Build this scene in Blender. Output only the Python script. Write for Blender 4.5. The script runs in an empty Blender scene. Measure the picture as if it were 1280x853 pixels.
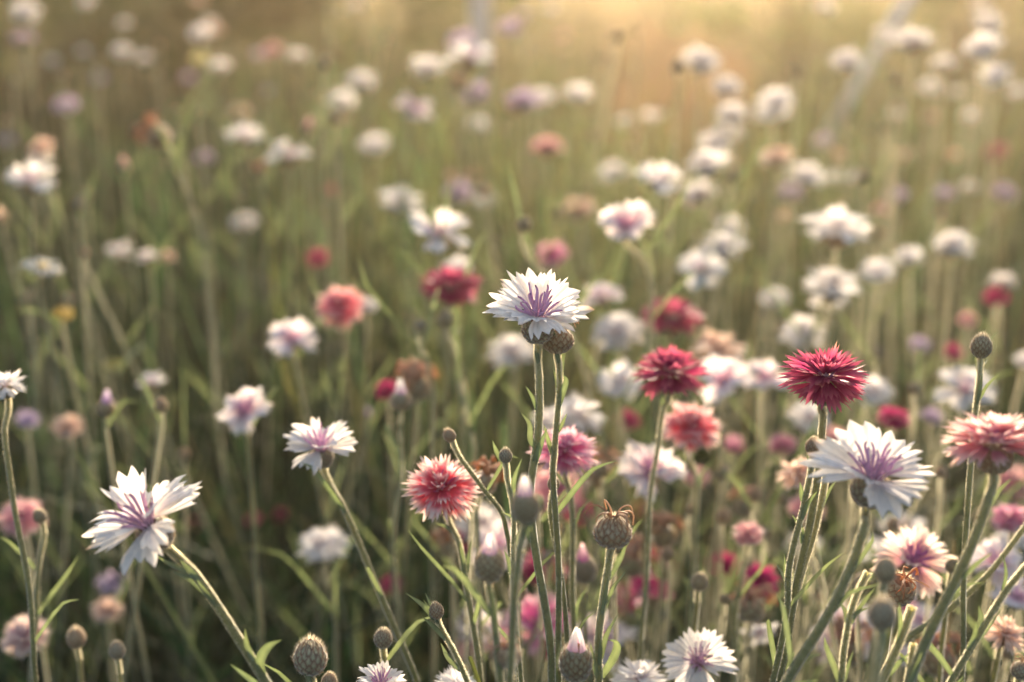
import bpy, math, random
import numpy as np
from mathutils import Vector, Matrix

# ------------------------------------------------------------------ camera, sky, sun, exposure
SC = bpy.context.scene
COL = SC.collection
CAM_H, PITCH, FOCUS = 0.85, math.radians(15.7), 0.62
cam = bpy.data.cameras.new('camera')
cam.lens, cam.sensor_width = 50.0, 36.0
cam.clip_start, cam.clip_end = 0.02, 500.0
cam.dof.use_dof = True
cam.dof.focus_distance = FOCUS
cam.dof.aperture_fstop = 4.6
cam.dof.aperture_blades = 0
camo = bpy.data.objects.new('camera', cam)
COL.objects.link(camo)
camo.location = (0, 0, CAM_H)
camo.rotation_euler = (math.pi / 2 - PITCH, 0, 0)
SC.camera = camo

SUN_AZ, SUN_EL = math.radians(9), math.radians(15)      # azimuth from +Y towards +X
world = bpy.data.worlds.new('World')
SC.world = world
world.use_nodes = True
wn = world.node_tree
bg = wn.nodes['Background']
sky = wn.nodes.new('ShaderNodeTexSky')
sky.sky_type = 'NISHITA'
sky.sun_disc = False
sky.sun_elevation = SUN_EL
sky.sun_rotation = SUN_AZ
sky.dust_density = 4.0
sky.ozone_density = 0.5
wn.links.new(sky.outputs[0], bg.inputs[0])
bg.inputs[1].default_value = 0.15
sl = bpy.data.lights.new('sun', 'SUN')
sl.energy = 4.5
sl.angle = math.radians(0.6)
sl.color = (1.0, 0.83, 0.62)
so = bpy.data.objects.new('sun', sl)
COL.objects.link(so)
to_sun = Vector((math.sin(SUN_AZ) * math.cos(SUN_EL), math.cos(SUN_AZ) * math.cos(SUN_EL), math.sin(SUN_EL)))
so.rotation_euler = to_sun.to_track_quat('Z', 'Y').to_euler()
so.location = to_sun * 30
SC.view_settings.view_transform = 'Standard'
SC.view_settings.look = 'None'
SC.view_settings.exposure = 1.72
SC.view_settings.gamma = 1.0
cy = SC.cycles
cy.use_denoising = True
cy.max_bounces = 7
cy.diffuse_bounces = 4
cy.transmission_bounces = 4
cy.glossy_bounces = 2
cy.transparent_max_bounces = 4
cy.volume_bounces = 0
cy.sample_clamp_indirect = 4.0

HAZE_DENSITY = 0.0045
FPX = 50.0 / 36.0 * 1280.0
F_ = Vector((0, math.cos(PITCH), -math.sin(PITCH)))
U_ = Vector((0, math.sin(PITCH), math.cos(PITCH)))
R_ = Vector((1, 0, 0))


def at(px, py, d):
    """a point of the meadow, d metres along the view axis, seen at that pixel of the photograph"""
    return Vector((0, 0, CAM_H)) + d * (F_ + R_ * ((px - 640) / FPX) - U_ * ((py - 426.5) / FPX))


# ------------------------------------------------------------------ materials
def newmat(name):
    m = bpy.data.materials.new(name)
    m.use_nodes = True
    m.node_tree.nodes.clear()
    return m, m.node_tree


def leafy(name, trans, rough=0.6, noise=0.25, scale=220.0, sheen=0.0, tcol=(1, 1, 1), spec=0.25, bump=0.0):
    """plant tissue: its own colour from the mesh, part of the light passing through"""
    m, nt = newmat(name)
    N, L = nt.nodes.new, nt.links.new
    out = N('ShaderNodeOutputMaterial')
    at_ = N('ShaderNodeAttribute'); at_.attribute_name = 'tint'
    tc = N('ShaderNodeTexCoord')
    ns = N('ShaderNodeTexNoise'); ns.inputs['Scale'].default_value = scale; ns.inputs['Detail'].default_value = 3
    L(tc.outputs['Object'], ns.inputs['Vector'])
    mr = N('ShaderNodeMapRange')
    mr.inputs['From Min'].default_value = 0.3; mr.inputs['From Max'].default_value = 0.7
    mr.inputs['To Min'].default_value = 1 - noise; mr.inputs['To Max'].default_value = 1 + noise * 0.4
    L(ns.outputs['Fac'], mr.inputs['Value'])
    oi = N('ShaderNodeObjectInfo')
    mr2 = N('ShaderNodeMapRange'); mr2.inputs['To Min'].default_value = 0.86; mr2.inputs['To Max'].default_value = 1.06
    L(oi.outputs['Random'], mr2.inputs['Value'])
    mu = N('ShaderNodeMath'); mu.operation = 'MULTIPLY'
    L(mr.outputs[0], mu.inputs[0]); L(mr2.outputs[0], mu.inputs[1])
    sc = N('ShaderNodeVectorMath'); sc.operation = 'SCALE'
    L(at_.outputs['Color'], sc.inputs[0]); L(mu.outputs[0], sc.inputs['Scale'])
    bs = N('ShaderNodeBsdfPrincipled')
    bs.inputs['Roughness'].default_value = rough
    bs.inputs['Specular IOR Level'].default_value = spec
    bs.inputs['Sheen Weight'].default_value = sheen
    bs.inputs['Sheen Roughness'].default_value = 0.35
    L(sc.outputs[0], bs.inputs['Base Color'])
    tl = N('ShaderNodeBsdfTranslucent')
    tm = N('ShaderNodeVectorMath'); tm.operation = 'MULTIPLY'; tm.inputs[1].default_value = tcol
    L(sc.outputs[0], tm.inputs[0]); L(tm.outputs[0], tl.inputs['Color'])
    if bump:
        bp = N('ShaderNodeBump'); bp.inputs['Strength'].default_value = bump; bp.inputs['Distance'].default_value = 0.0005
        L(ns.outputs['Fac'], bp.inputs['Height']); L(bp.outputs[0], bs.inputs['Normal'])
    mx = N('ShaderNodeMixShader'); mx.inputs[0].default_value = trans
    L(bs.outputs[0], mx.inputs[1]); L(tl.outputs[0], mx.inputs[2]); L(mx.outputs[0], out.inputs['Surface'])
    return m


M_PETAL = leafy('petal', 0.57, rough=0.55, noise=0.10, scale=500, tcol=(1.0, 0.95, 0.9), bump=0.25)
M_STAMEN = leafy('inner_floret', 0.30, rough=0.5, noise=0.1)
M_STEM = leafy('stem', 0.40, rough=0.7, noise=0.25, scale=350, sheen=0.8, tcol=(1.4, 1.3, 0.85), bump=0.4)
M_LEAF = leafy('leaf', 0.36, rough=0.6, noise=0.3, scale=150, sheen=0.3, tcol=(1.12, 1.2, 0.72))
M_CALYX = leafy('calyx', 0.32, rough=0.7, noise=0.3, scale=600, sheen=0.8, bump=0.4, tcol=(1.4, 1.2, 0.8))
M_DOWN = leafy('down', 0.6, rough=0.6, noise=0.05)
M_GRASS = leafy('undergrowth', 0.22, rough=0.7, noise=0.35, scale=30, sheen=0.1, tcol=(1.15, 1.2, 0.78), spec=0.1)


def ground_mat(name, c1, c2, c3, scale):
    m, nt = newmat(name)
    N, L = nt.nodes.new, nt.links.new
    out = N('ShaderNodeOutputMaterial'); bs = N('ShaderNodeBsdfPrincipled')
    tc = N('ShaderNodeTexCoord'); ns = N('ShaderNodeTexNoise'); ns.inputs['Scale'].default_value = scale
    ns.inputs['Detail'].default_value = 8
    cr = N('ShaderNodeValToRGB')
    cr.color_ramp.elements[0].position = 0.32; cr.color_ramp.elements[0].color = (*c1, 1)
    cr.color_ramp.elements[1].position = 0.68; cr.color_ramp.elements[1].color = (*c3, 1)
    e = cr.color_ramp.elements.new(0.5); e.color = (*c2, 1)
    L(tc.outputs['Object'], ns.inputs['Vector']); L(ns.outputs['Fac'], cr.inputs[0]); L(cr.outputs[0], bs.inputs['Base Color'])
    bp = N('ShaderNodeBump'); bp.inputs['Strength'].default_value = 0.8; bp.inputs['Distance'].default_value = 0.02
    L(ns.outputs['Fac'], bp.inputs['Height']); L(bp.outputs[0], bs.inputs['Normal'])
    bs.inputs['Roughness'].default_value = 1.0; bs.inputs['Specular IOR Level'].default_value = 0.0
    L(bs.outputs[0], out.inputs['Surface'])
    return m


M_GROUND = ground_mat('soil_and_moss', (0.022, 0.018, 0.012), (0.032, 0.03, 0.018), (0.04, 0.05, 0.022), 6)
M_PATH = ground_mat('dry_earth', (0.075, 0.04, 0.02), (0.10, 0.056, 0.028), (0.13, 0.075, 0.038), 5)


def plain(name, col, rough, scale=60, metallic=0.0):
    m, nt = newmat(name)
    N, L = nt.nodes.new, nt.links.new
    out = N('ShaderNodeOutputMaterial'); bs = N('ShaderNodeBsdfPrincipled')
    tc = N('ShaderNodeTexCoord'); ns = N('ShaderNodeTexNoise'); ns.inputs['Scale'].default_value = scale
    cr = N('ShaderNodeValToRGB')
    cr.color_ramp.elements[0].color = (*[c * 0.7 for c in col], 1); cr.color_ramp.elements[1].color = (*[min(1, c * 1.2) for c in col], 1)
    L(tc.outputs['Object'], ns.inputs['Vector']); L(ns.outputs['Fac'], cr.inputs[0]); L(cr.outputs[0], bs.inputs['Base Color'])
    bs.inputs['Roughness'].default_value = rough; bs.inputs['Metallic'].default_value = metallic
    L(bs.outputs[0], out.inputs['Surface'])
    return m


M_POST = plain('weathered_grey_wood', (0.36, 0.37, 0.38), 0.8)
M_POLE = plain('grey_painted_pole', (0.36, 0.38, 0.40), 0.5)


# ------------------------------------------------------------------ mesh helpers
class MB:
    def __init__(s):
        s.v, s.f, s.c = [], [], []
        s.down = None

    def grid(s, P, C, close=False):
        b = len(s.v); nu, nv = len(P), len(P[0])
        for i in range(nu):
            s.v.extend(P[i]); s.c.extend(C[i])
        for i in range(nu - 1):
            for j in range(nv if close else nv - 1):
                k = (j + 1) % nv
                s.f.append((b + i * nv + j, b + i * nv + k, b + (i + 1) * nv + k, b + (i + 1) * nv + j))

    def fan(s, ring, tip, col, ctip):
        b = len(s.v)
        s.v.extend(ring); s.c.extend([col] * len(ring)); s.v.append(tip); s.c.append(ctip)
        n = len(ring)
        for j in range(n):
            s.f.append((b + j, b + (j + 1) % n, b + n))

    def mesh(s, name, mat, smooth=True):
        me = bpy.data.meshes.new(name)
        me.from_pydata([tuple(p) for p in s.v], [], s.f)
        ca = me.color_attributes.new('tint', 'FLOAT_COLOR', 'POINT')
        arr = np.ones((len(s.v), 4), dtype=np.float32); arr[:, :3] = np.array(s.c, dtype=np.float32)
        ca.data.foreach_set('color', arr.ravel())
        if smooth:
            me.polygons.foreach_set('use_smooth', [True] * len(me.polygons))
        me.materials.append(mat)
        if s.down is not None:          # faces from here on are the pale down
            me.materials.append(M_DOWN)
            me.polygons.foreach_set('material_index', [0] * s.down + [1] * (len(s.f) - s.down))
        me.update()
        return me


def link(name, data, parent=None, mw=None):
    o = bpy.data.objects.new(name, data)
    COL.objects.link(o)
    if parent:
        o.parent = parent
    if mw is not None:
        o.matrix_basis = mw
    return o


def mix(a, b, t):
    t = max(0.0, min(1.0, t))
    return tuple(a[k] + (b[k] - a[k]) * t for k in range(3))


def frame_of(t):
    t = t.normalized()
    a = Vector((0, 0, 1)) if abs(t.z) < 0.9 else Vector((1, 0, 0))
    x = t.cross(a).normalized()
    return x, t.cross(x).normalized()


def tube(mb, pts, radii, cols, sides=6, rib=0.0, tip=True):
    P, C = [], []
    x = None
    for i, p in enumerate(pts):
        t = (pts[min(i + 1, len(pts) - 1)] - pts[max(i - 1, 0)]).normalized()
        if x is None:
            x, y = frame_of(t)
        else:
            x = (x - t * x.dot(t)).normalized(); y = t.cross(x)
        row = []
        for j in range(sides):
            a = 2 * math.pi * j / sides
            r = radii[i] * (1 + (rib if j % 2 else -rib))
            row.append(p + x * (r * math.cos(a)) + y * (r * math.sin(a)))
        P.append(row); C.append([cols[i] if not rib or j % 2 else mix(cols[i], (.15, .165, .07), .4) for j in range(sides)])
    mb.grid(P, C, close=True)
    if tip:
        mb.fan(P[-1], pts[-1], cols[-1], cols[-1])


def catmull(pts, per=6):
    p = [pts[0] * 2 - pts[1]] + list(pts) + [pts[-1] * 2 - pts[-2]]
    out = []
    for i in range(1, len(p) - 2):
        d = max(1e-6, (p[i + 1] - p[i]).length)
        t1 = (p[i + 1] - p[i - 1]).normalized() * d if (p[i + 1] - p[i - 1]).length > 1e-9 else Vector((0, 0, 0))
        t2 = (p[i + 2] - p[i]).normalized() * d if (p[i + 2] - p[i]).length > 1e-9 else Vector((0, 0, 0))
        for k in range(per):
            t = k / per
            h1 = 2 * t**3 - 3 * t**2 + 1; h2 = t**3 - 2 * t**2 + t; h3 = -2 * t**3 + 3 * t**2; h4 = t**3 - t**2
            out.append(p[i] * h1 + t1 * h2 + p[i + 1] * h3 + t2 * h4)
    out.append(Vector(pts[-1]))
    return out


# ------------------------------------------------------------------ flower parts (local frame: flower axis = +Z, metres)
def floret(mb, rng, az, elev, L, W, lobes, cut, A, cup, curl, r0, z0, cb, cm, ct, nu=8, per=4, twist=0.0, t0=.5):
    n = lobes * per
    jit = [1 + rng.uniform(-0.16, 0.12) for _ in range(lobes)]
    lift = [rng.uniform(-0.04, 0.04) for _ in range(lobes)]
    rp, rf = rng.uniform(0, 6.28), rng.uniform(3.5, 6)
    vein = [1 - .12 * rng.random() ** 2 - (.05 if j % 2 else 0) for j in range(n + 1)]
    brown = .6 if rng.random() < .10 else 0
    ca, sa, ce, se = math.cos(az), math.sin(az), math.cos(elev), math.sin(elev)
    sA = math.sin(min(A, math.pi / 2))
    P, C = [], []
    for i in range(nu + 1):
        u = i / nu
        row, crow = [], []
        for j in range(n + 1):
            s = -1 + 2 * j / n
            fr = (j % per) / per
            tooth = 1 - abs(2 * fr - 1)
            lb = min(lobes - 1, j // per)
            Ls = (1 - 0.25 * s * s) * jit[lb] * (1 - cut * (1 - tooth))
            t = u * Ls
            w = 0.10 + 0.90 * max(0.0, min(1.0, (t - 0.08) / 0.85)) ** 0.8
            x = W / 2 * w * math.sin(A * s) / sA
            z = cup * W / 2 * w * (1 - math.cos(A * s)) + curl * L * t * t + W * 0.05 * (0.5 - tooth) * t + lift[lb] * L * t**3 + .055 * L * math.sin(rf * s + rp) * t * t
            a = twist * s * t
            y = r0 + L * t
            x2 = x * math.cos(a) - z * math.sin(a); z2 = x * math.sin(a) + z * math.cos(a)
            yr = y * ce - z2 * se; zr = y * se + z2 * ce
            row.append(Vector((ca * yr - sa * x2, sa * yr + ca * x2, z0 + zr)))
            c_ = mix(cb, cm, t / 0.35) if t < 0.35 else mix(cm, ct, (t - t0) / (.85 - t0))
            if brown and t > .82: c_ = mix(c_, (.50, .34, .20), brown * (t - .82) / .15)
            crow.append(tuple(q * vein[j] for q in c_))
        P.append(row); C.append(crow)
    mb.grid(P, C)


TIP0 = {'C': .56, 'P': .40, 'K': .45, 'F': .35}          # how far out the pale tip of a floret begins
PAL = {   # base of the floret, middle, tip, inner florets
    'W': ((0.84, 0.74, 0.76), (0.88, 0.86, 0.85), (0.90, 0.89, 0.87), (0.70, 0.38, 0.56)),
    'V': ((0.68, 0.28, 0.44), (0.86, 0.74, 0.77), (0.90, 0.88, 0.86), (0.68, 0.34, 0.52)),   # white, pinkish heart
    'R': ((0.28, 0.018, 0.09), (0.42, 0.040, 0.14), (0.60, 0.14, 0.22), (0.34, 0.03, 0.16)),
    'C': ((0.56, 0.06, 0.15), (0.78, 0.14, 0.20), (0.88, 0.76, 0.70), (0.55, 0.12, 0.30)),   # coral with pale tips
    'P': ((0.56, 0.05, 0.28), (0.78, 0.17, 0.40), (0.84, 0.62, 0.66), (0.44, 0.06, 0.30)),   # pink with pale tips
    'K': ((0.50, 0.12, 0.35), (0.78, 0.34, 0.40), (0.88, 0.66, 0.60), (0.50, 0.12, 0.34)),   # salmon
    'M': ((0.34, 0.015, 0.12), (0.50, 0.03, 0.17), (0.62, 0.07, 0.22), (0.30, 0.02, 0.14)),
    'O': ((0.55, 0.28, 0.20), (0.72, 0.50, 0.40), (0.80, 0.66, 0.55), (0.62, 0.40, 0.30)),   # peach, fading
    'L': ((0.40, 0.26, 0.50), (0.58, 0.46, 0.64), (0.70, 0.60, 0.74), (0.32, 0.16, 0.42)),
    'B': ((0.16, 0.16, 0.34), (0.24, 0.25, 0.42), (0.34, 0.36, 0.52), (0.20, 0.10, 0.35)),
    'F': ((0.46, 0.14, 0.34), (0.78, 0.48, 0.46), (0.86, 0.76, 0.68), (0.42, 0.10, 0.34)),   # faded
}


def single_spec(rng, n=11):
    """florets of an open cornflower: ring of wide toothed trumpets"""
    S = []
    for k in range(n):
        az = 2 * math.pi * (k + rng.uniform(-0.3, 0.3)) / n
        inner = k % 3 == 2
        S.append(dict(az=az, elev=math.radians(rng.uniform(26, 44) if inner else rng.uniform(-10, 28)),
                      L=rng.uniform(.0150, .0175) if inner else rng.uniform(.0175, .0205), W=rng.uniform(.0175, .0225),
                      lobes=rng.choice((5, 5, 6)), cut=rng.uniform(.15, .26), A=rng.uniform(.7, 1.6), cup=rng.uniform(.15, .6),
                      curl=rng.uniform(-.25, .10), r0=.0030, z0=.0005, twist=rng.uniform(-.6, .6)))
    return S


def double_spec(rng, full=1.0):
    S = []
    for n, e0, e1, L, W, r0, z0 in ((15, -30, -8, .0182, .0112, .0035, 0), (16, -8, 14, .0190, .0108, .003, .001),
                                    (14, 14, 34, .0178, .0100, .0024, .0018), (11, 34, 56, .0145, .0090, .0016, .002), (6, 60, 84, .0120, .0080, .0008, .002)):
        for k in range(int(n * full)):
            az = 2 * math.pi * (k + rng.uniform(-.3, .3)) / int(n * full) + n
            S.append(dict(az=az, elev=math.radians(rng.uniform(e0, e1)), L=L * rng.uniform(.88, 1.08), W=W * rng.uniform(.85, 1.2),
                          lobes=rng.choice((4, 5, 5)), cut=rng.uniform(.20, .36), A=rng.uniform(.8, 1.4), cup=rng.uniform(.3, .8),
                          curl=rng.uniform(-.2, .2), r0=r0, z0=z0, twist=rng.uniform(-.7, .7)))
    return S


def disc(mb, rng, col, n=24, spread=0.006, h=.013, hi=True):
    """the dark inner tube florets with curling stamens"""
    for k in range(n):
        q = math.sqrt((k + .5) / n); a = k * 2.4
        b = Vector((math.cos(a) * .0026 * q, math.sin(a) * .0026 * q, 0))
        o = Vector((math.cos(a), math.sin(a), 0))
        hh = h * rng.uniform(.62, 1.1) * (1.0 - .2 * q)
        p1 = b + Vector((0, 0, hh * .5)) + o * spread * .45 * q
        p2 = b + Vector((0, 0, hh * .9)) + o * spread * q
        sd = Vector((rng.uniform(-1, 1), rng.uniform(-1, 1), 0)) * .0012
        p3 = p2 + Vector((0, 0, hh * .18)) + o * .0012 + sd
        pts = catmull([b, p1, p2, p3], 3 if hi else 1)
        m = len(pts); pale = mix(col, (.86, .66, .78), .75)
        cols = [mix(pale, col, i / (m * .6)) if i < m * .6 else mix(col, (.12, .02, .08), (i / m - .55) * 2.4 * rng.random()) for i in range(m)]
        tube(mb, pts, [.00030 + .00022 * math.sin(math.pi * i / (m - 1)) for i in range(m)], cols, sides=5 if hi else 3)


def calyx_mesh(rng, r=.0065, h=.0125, hi=True, open_=True, tone=0, seed=False):
    """egg of overlapping pointed scales with brown fringed edges; mouth at z = 0"""
    mb = MB()
    g = [(.46, .43, .28), (.50, .42, .28), (.42, .42, .29)][tone]
    br = [(.22, .11, .055), (.26, .12, .06), (.22, .11, .08)][tone]

    def prof(t):      # 0 bottom .. 1 top
        if open_:
            return r * (math.sin(math.pi * min(1, .12 + .70 * t)) ** .75)
        return r * max(.03, math.sin(math.pi * (.10 + .88 * t)) ** .8)
    ns, nr = (16, 10) if hi else (8, 6)
    P, C = [], []
    for i in range(nr + 1):
        t = i / nr
        P.append([Vector((prof(t) * math.cos(2 * math.pi * j / ns), prof(t) * math.sin(2 * math.pi * j / ns), -h + h * t)) for j in range(ns)])
        C.append([mix(g, br, .25 * t)] * ns)
    mb.grid(P, C, close=True)
    mb.fan(P[0][::-1], Vector((0, 0, -h)), g, g)
    mb.fan(P[-1], Vector((0, 0, (0 if open_ else .0006))), br, br)
    rows, per = (7, 10) if hi else (4, 7)
    for q in range(rows):
        t0 = .02 + .80 * q / rows
        ln = .30 if hi else .36
        for k in range(per):
            a0 = 2 * math.pi * (k + .5 * (q % 2) + rng.uniform(-.08, .08)) / per
            wd = 2 * math.pi / per * .62
            PP, CC = [], []
            for i in range(4):
                u = i / 3; t = min(1.0, t0 + ln * u); w = wd * (1 - u ** 1.6) + .02
                off = .0003 + .0009 * u + .0002 * math.sin(u * 3)
                rr = prof(t) + off
                PP.append([Vector((rr * math.cos(a0 + s * w), rr * math.sin(a0 + s * w), -h + h * t + (.0004 if i == 3 else 0) - abs(s) * .0004)) for s in (-1, 0, 1)])
                e = mix(g, br, .8 + .2 * u)
                CC.append([e, mix(g, br, max(0, (u - .45) * 1.4)), e])
            mb.grid(PP, CC)
    mb.down = len(mb.f) if hi else None
    for _ in range(1500 if hi else 0):      # pale down
        t = rng.uniform(.03, .97); a = rng.uniform(0, 6.283); rr = prof(t)
        o = Vector((math.cos(a), math.sin(a), (t - .4) * 1.2)).normalized(); p = Vector((rr * math.cos(a), rr * math.sin(a), -h + h * t))
        tt = Vector((-math.sin(a), math.cos(a), 0)) * .00010
        b = len(mb.v); mb.v.extend([p - tt, p + tt, p + (o + Vector((rng.uniform(-.5, .5), rng.uniform(-.5, .5), rng.uniform(-.2, .9)))) * rng.uniform(.0009, .0021)])
        mb.c.extend([(.80, .70, .52)] * 3); mb.f.append((b, b + 1, b + 2))
    return mb.mesh('calyx', M_CALYX)


def petal_tip_mesh(rng, pal, r=.0040, h=.009):
    """furled petals poking out of a bud"""
    mb = MB(); cb, cm, ct, ci = PAL[pal]
    for k in range(7):
        a = 2 * math.pi * k / 7 + rng.uniform(-.2, .2)
        PP, CC = [], []
        for i in range(6):
            u = i / 5; rr = r * (1 - .75 * u ** 1.5) * (1 + .12 * (k % 2))
            w = .62 * (1 - .5 * u)
            PP.append([Vector((rr * math.cos(a + s * w), rr * math.sin(a + s * w), -.002 + (h + .002) * u * (1 + .08 * (k % 3)))) for s in (-1, -.5, 0, .5, 1)])
            CC.append([mix(ci, ct, u * 1.5)] * 5)
        mb.grid(PP, CC)
    return mb.mesh('petal_tip', M_PETAL)


def wilt_mesh(rng, col=(.42, .24, .14), n=16, L=.012, droop=1.0, r=.0009):
    """shrivelled, curling threads of a spent head"""
    mb = MB()
    for k in range(n):
        a = rng.uniform(0, 6.283); q = math.sqrt(rng.random())
        o = Vector((math.cos(a), math.sin(a), 0))
        p = [o * .002 * q, o * .004 * q + Vector((0, 0, L * .35)), o * (.004 + .005 * q * droop) + Vector((0, 0, L * .45 * rng.uniform(.6, 1.3))),
             o * (.005 + .006 * q * droop) + Vector((rng.uniform(-.002, .002), rng.uniform(-.002, .002), L * rng.uniform(-.25, .4)))]
        pts = catmull(p, 3); m = len(pts)
        c = mix(col, (.60, .42, .28), rng.random())
        tube(mb, pts, [r * (1 - .4 * i / m) for i in range(m)], [c] * m, sides=4)
    return mb.mesh('wilted_florets', M_PETAL)


def leaf_mesh(pts, width, rng, fold=.35, n=8, tone=0.0):
    mb = MB()
    c0 = mix((.12, .15, .09), (.17, .19, .12), rng.random()); c0 = mix(c0, (.26, .22, .12), tone)
    line = catmull(pts, max(2, n // (len(pts) - 1)))
    P, C = [], []
    m = len(line)
    side = None
    for i, p in enumerate(line):
        t = (line[min(i + 1, m - 1)] - line[max(i - 1, 0)]).normalized()
        if side is None:
            side = t.cross(Vector((rng.uniform(-.5, .5), -1, .3))).normalized()
        side = (side - t * side.dot(t)).normalized()
        up = side.cross(t)
        u = i / (m - 1)
        w = width * (.35 + .65 * math.sin(math.pi * min(1, u * .9 + .12)) ** .8) * (1 - u ** 4) + .00015
        P.append([p - side * w / 2 + up * w * fold * .5, p, p + side * w / 2 + up * w * fold * .5])
        C.append([c0, mix(c0, (.25, .28, .16), .5), c0])
    mb.grid(P, C)
    return mb.mesh('leaf', M_LEAF)


def stem_mesh(pts, r0, r1, rng, hi, hairy, green=0):
    mb = MB()
    m = len(pts)
    k_ = 1.0 if hi else .72
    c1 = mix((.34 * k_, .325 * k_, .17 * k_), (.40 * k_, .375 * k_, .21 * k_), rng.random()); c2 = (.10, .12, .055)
    c1 = mix(c1, (.10, .135, .06), green)  # soft-focus stems tinted darker towards one side, shade put into their colour
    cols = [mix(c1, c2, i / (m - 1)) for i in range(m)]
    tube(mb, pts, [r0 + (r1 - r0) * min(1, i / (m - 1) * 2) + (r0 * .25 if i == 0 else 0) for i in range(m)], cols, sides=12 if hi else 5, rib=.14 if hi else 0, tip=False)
    mb.down = len(mb.f)
    if not hairy:     # the same down on stems out of focus: four ragged fringes along the stem
        for q in range(4):
            A_, B_, C_ = [], [], []
            for i, p in enumerate(pts[:max(3, int(m * .8))]):
                t = (pts[min(i + 1, m - 1)] - pts[max(i - 1, 0)]).normalized(); x, y = frame_of(t)
                a = q * math.pi / 2 + .6; o = x * math.cos(a) + y * math.sin(a)
                A_.append(p + o * r0 * .9); B_.append(p + o * (r0 + rng.uniform(.0003, .0007)))
            mb.grid([A_, B_], [[(.80, .74, .54)] * len(A_)] * 2)
    if hairy:         # cobwebby down that catches the low sun
        for _ in range(hairy):
            k = rng.random() ** 1.3 * (m - 2) * .75; i = int(k)
            p = pts[i].lerp(pts[i + 1], k - i)
            t = (pts[i + 1] - pts[i]).normalized(); x, y = frame_of(t)
            a = rng.uniform(0, 6.283); o = x * math.cos(a) + y * math.sin(a)
            L = rng.uniform(.0005, .0013); w = t * .00010
            d = (o + t * rng.uniform(-.8, .8)).normalized()
            q = p + o * r0 * .95
            b = len(mb.v)
            e = q + d * L
            mb.v.extend([q - w, q + w, e + w * .4 + t * rng.uniform(-.0003, .0003)]); mb.c.extend([(.80, .74, .54)] * 3)
            mb.f.append((b, b + 1, b + 2))
    return mb.mesh('stem', M_STEM)


# shared meshes for the many heads a little out of focus
LIB = {}


def lib(key, fn):
    if key not in LIB:
        LIB[key] = fn()
    return LIB[key]


def head_lib(shape, pal, v):
    def petals():
        r = random.Random(hash((shape, v)) if False else 1000 + v * 17 + (0 if shape == 's' else 500))
        mb = MB(); cb, cm, ct, ci = PAL[pal]
        for s in (single_spec(r, r.choice((9, 10, 11))) if shape == 's' else double_spec(r, .68 if pal in 'WVOL' else 1.0)):
            floret(mb, r, cb=cb, cm=cm, ct=ct, t0=TIP0.get(pal, .5), nu=5, per=2, **s)
        return mb.mesh('petals', M_PETAL)

    def mid():
        r = random.Random(77 + v); mb = MB()
        disc(mb, r, PAL[pal][3] if pal not in 'WV' else (.84, .76, .78) if shape == 'd' else (.78, .46, .60), n=14 if shape == 's' else 9, h=.010, hi=False)
        return mb.mesh('inner_florets', M_STAMEN)
    return lib(('petals', shape, pal, v), petals), lib(('mid', shape, pal, v), mid)


CALYX_LO = [calyx_mesh(random.Random(i), hi=False, tone=i) for i in range(3)]
BUD_LO = [calyx_mesh(random.Random(10 + i), r=.0066, h=.0135, hi=False, open_=False, tone=i) for i in range(3)]

NAMES = {'W': 'white_cornflower', 'V': 'white_cornflower', 'R': 'red_cornflower', 'C': 'coral_cornflower', 'P': 'pink_cornflower',
         'K': 'salmon_cornflower', 'M': 'magenta_cornflower', 'O': 'peach_cornflower', 'L': 'lavender_cornflower', 'B': 'blue_cornflower',
         'F': 'faded_cornflower', 'bud': 'cornflower_bud', 'tip': 'cornflower_bud', 'wilt': 'wilted_cornflower', 'cut': 'cut_stem',
         'daisy': 'daisy', 'yellow': 'yellow_flower'}
GROUPS = {'cornflower_bud': 'cornflower buds among the flowers', 'wilted_cornflower': 'wilted cornflower heads'}
COUNT = [0]
ZLOG = []


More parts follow.
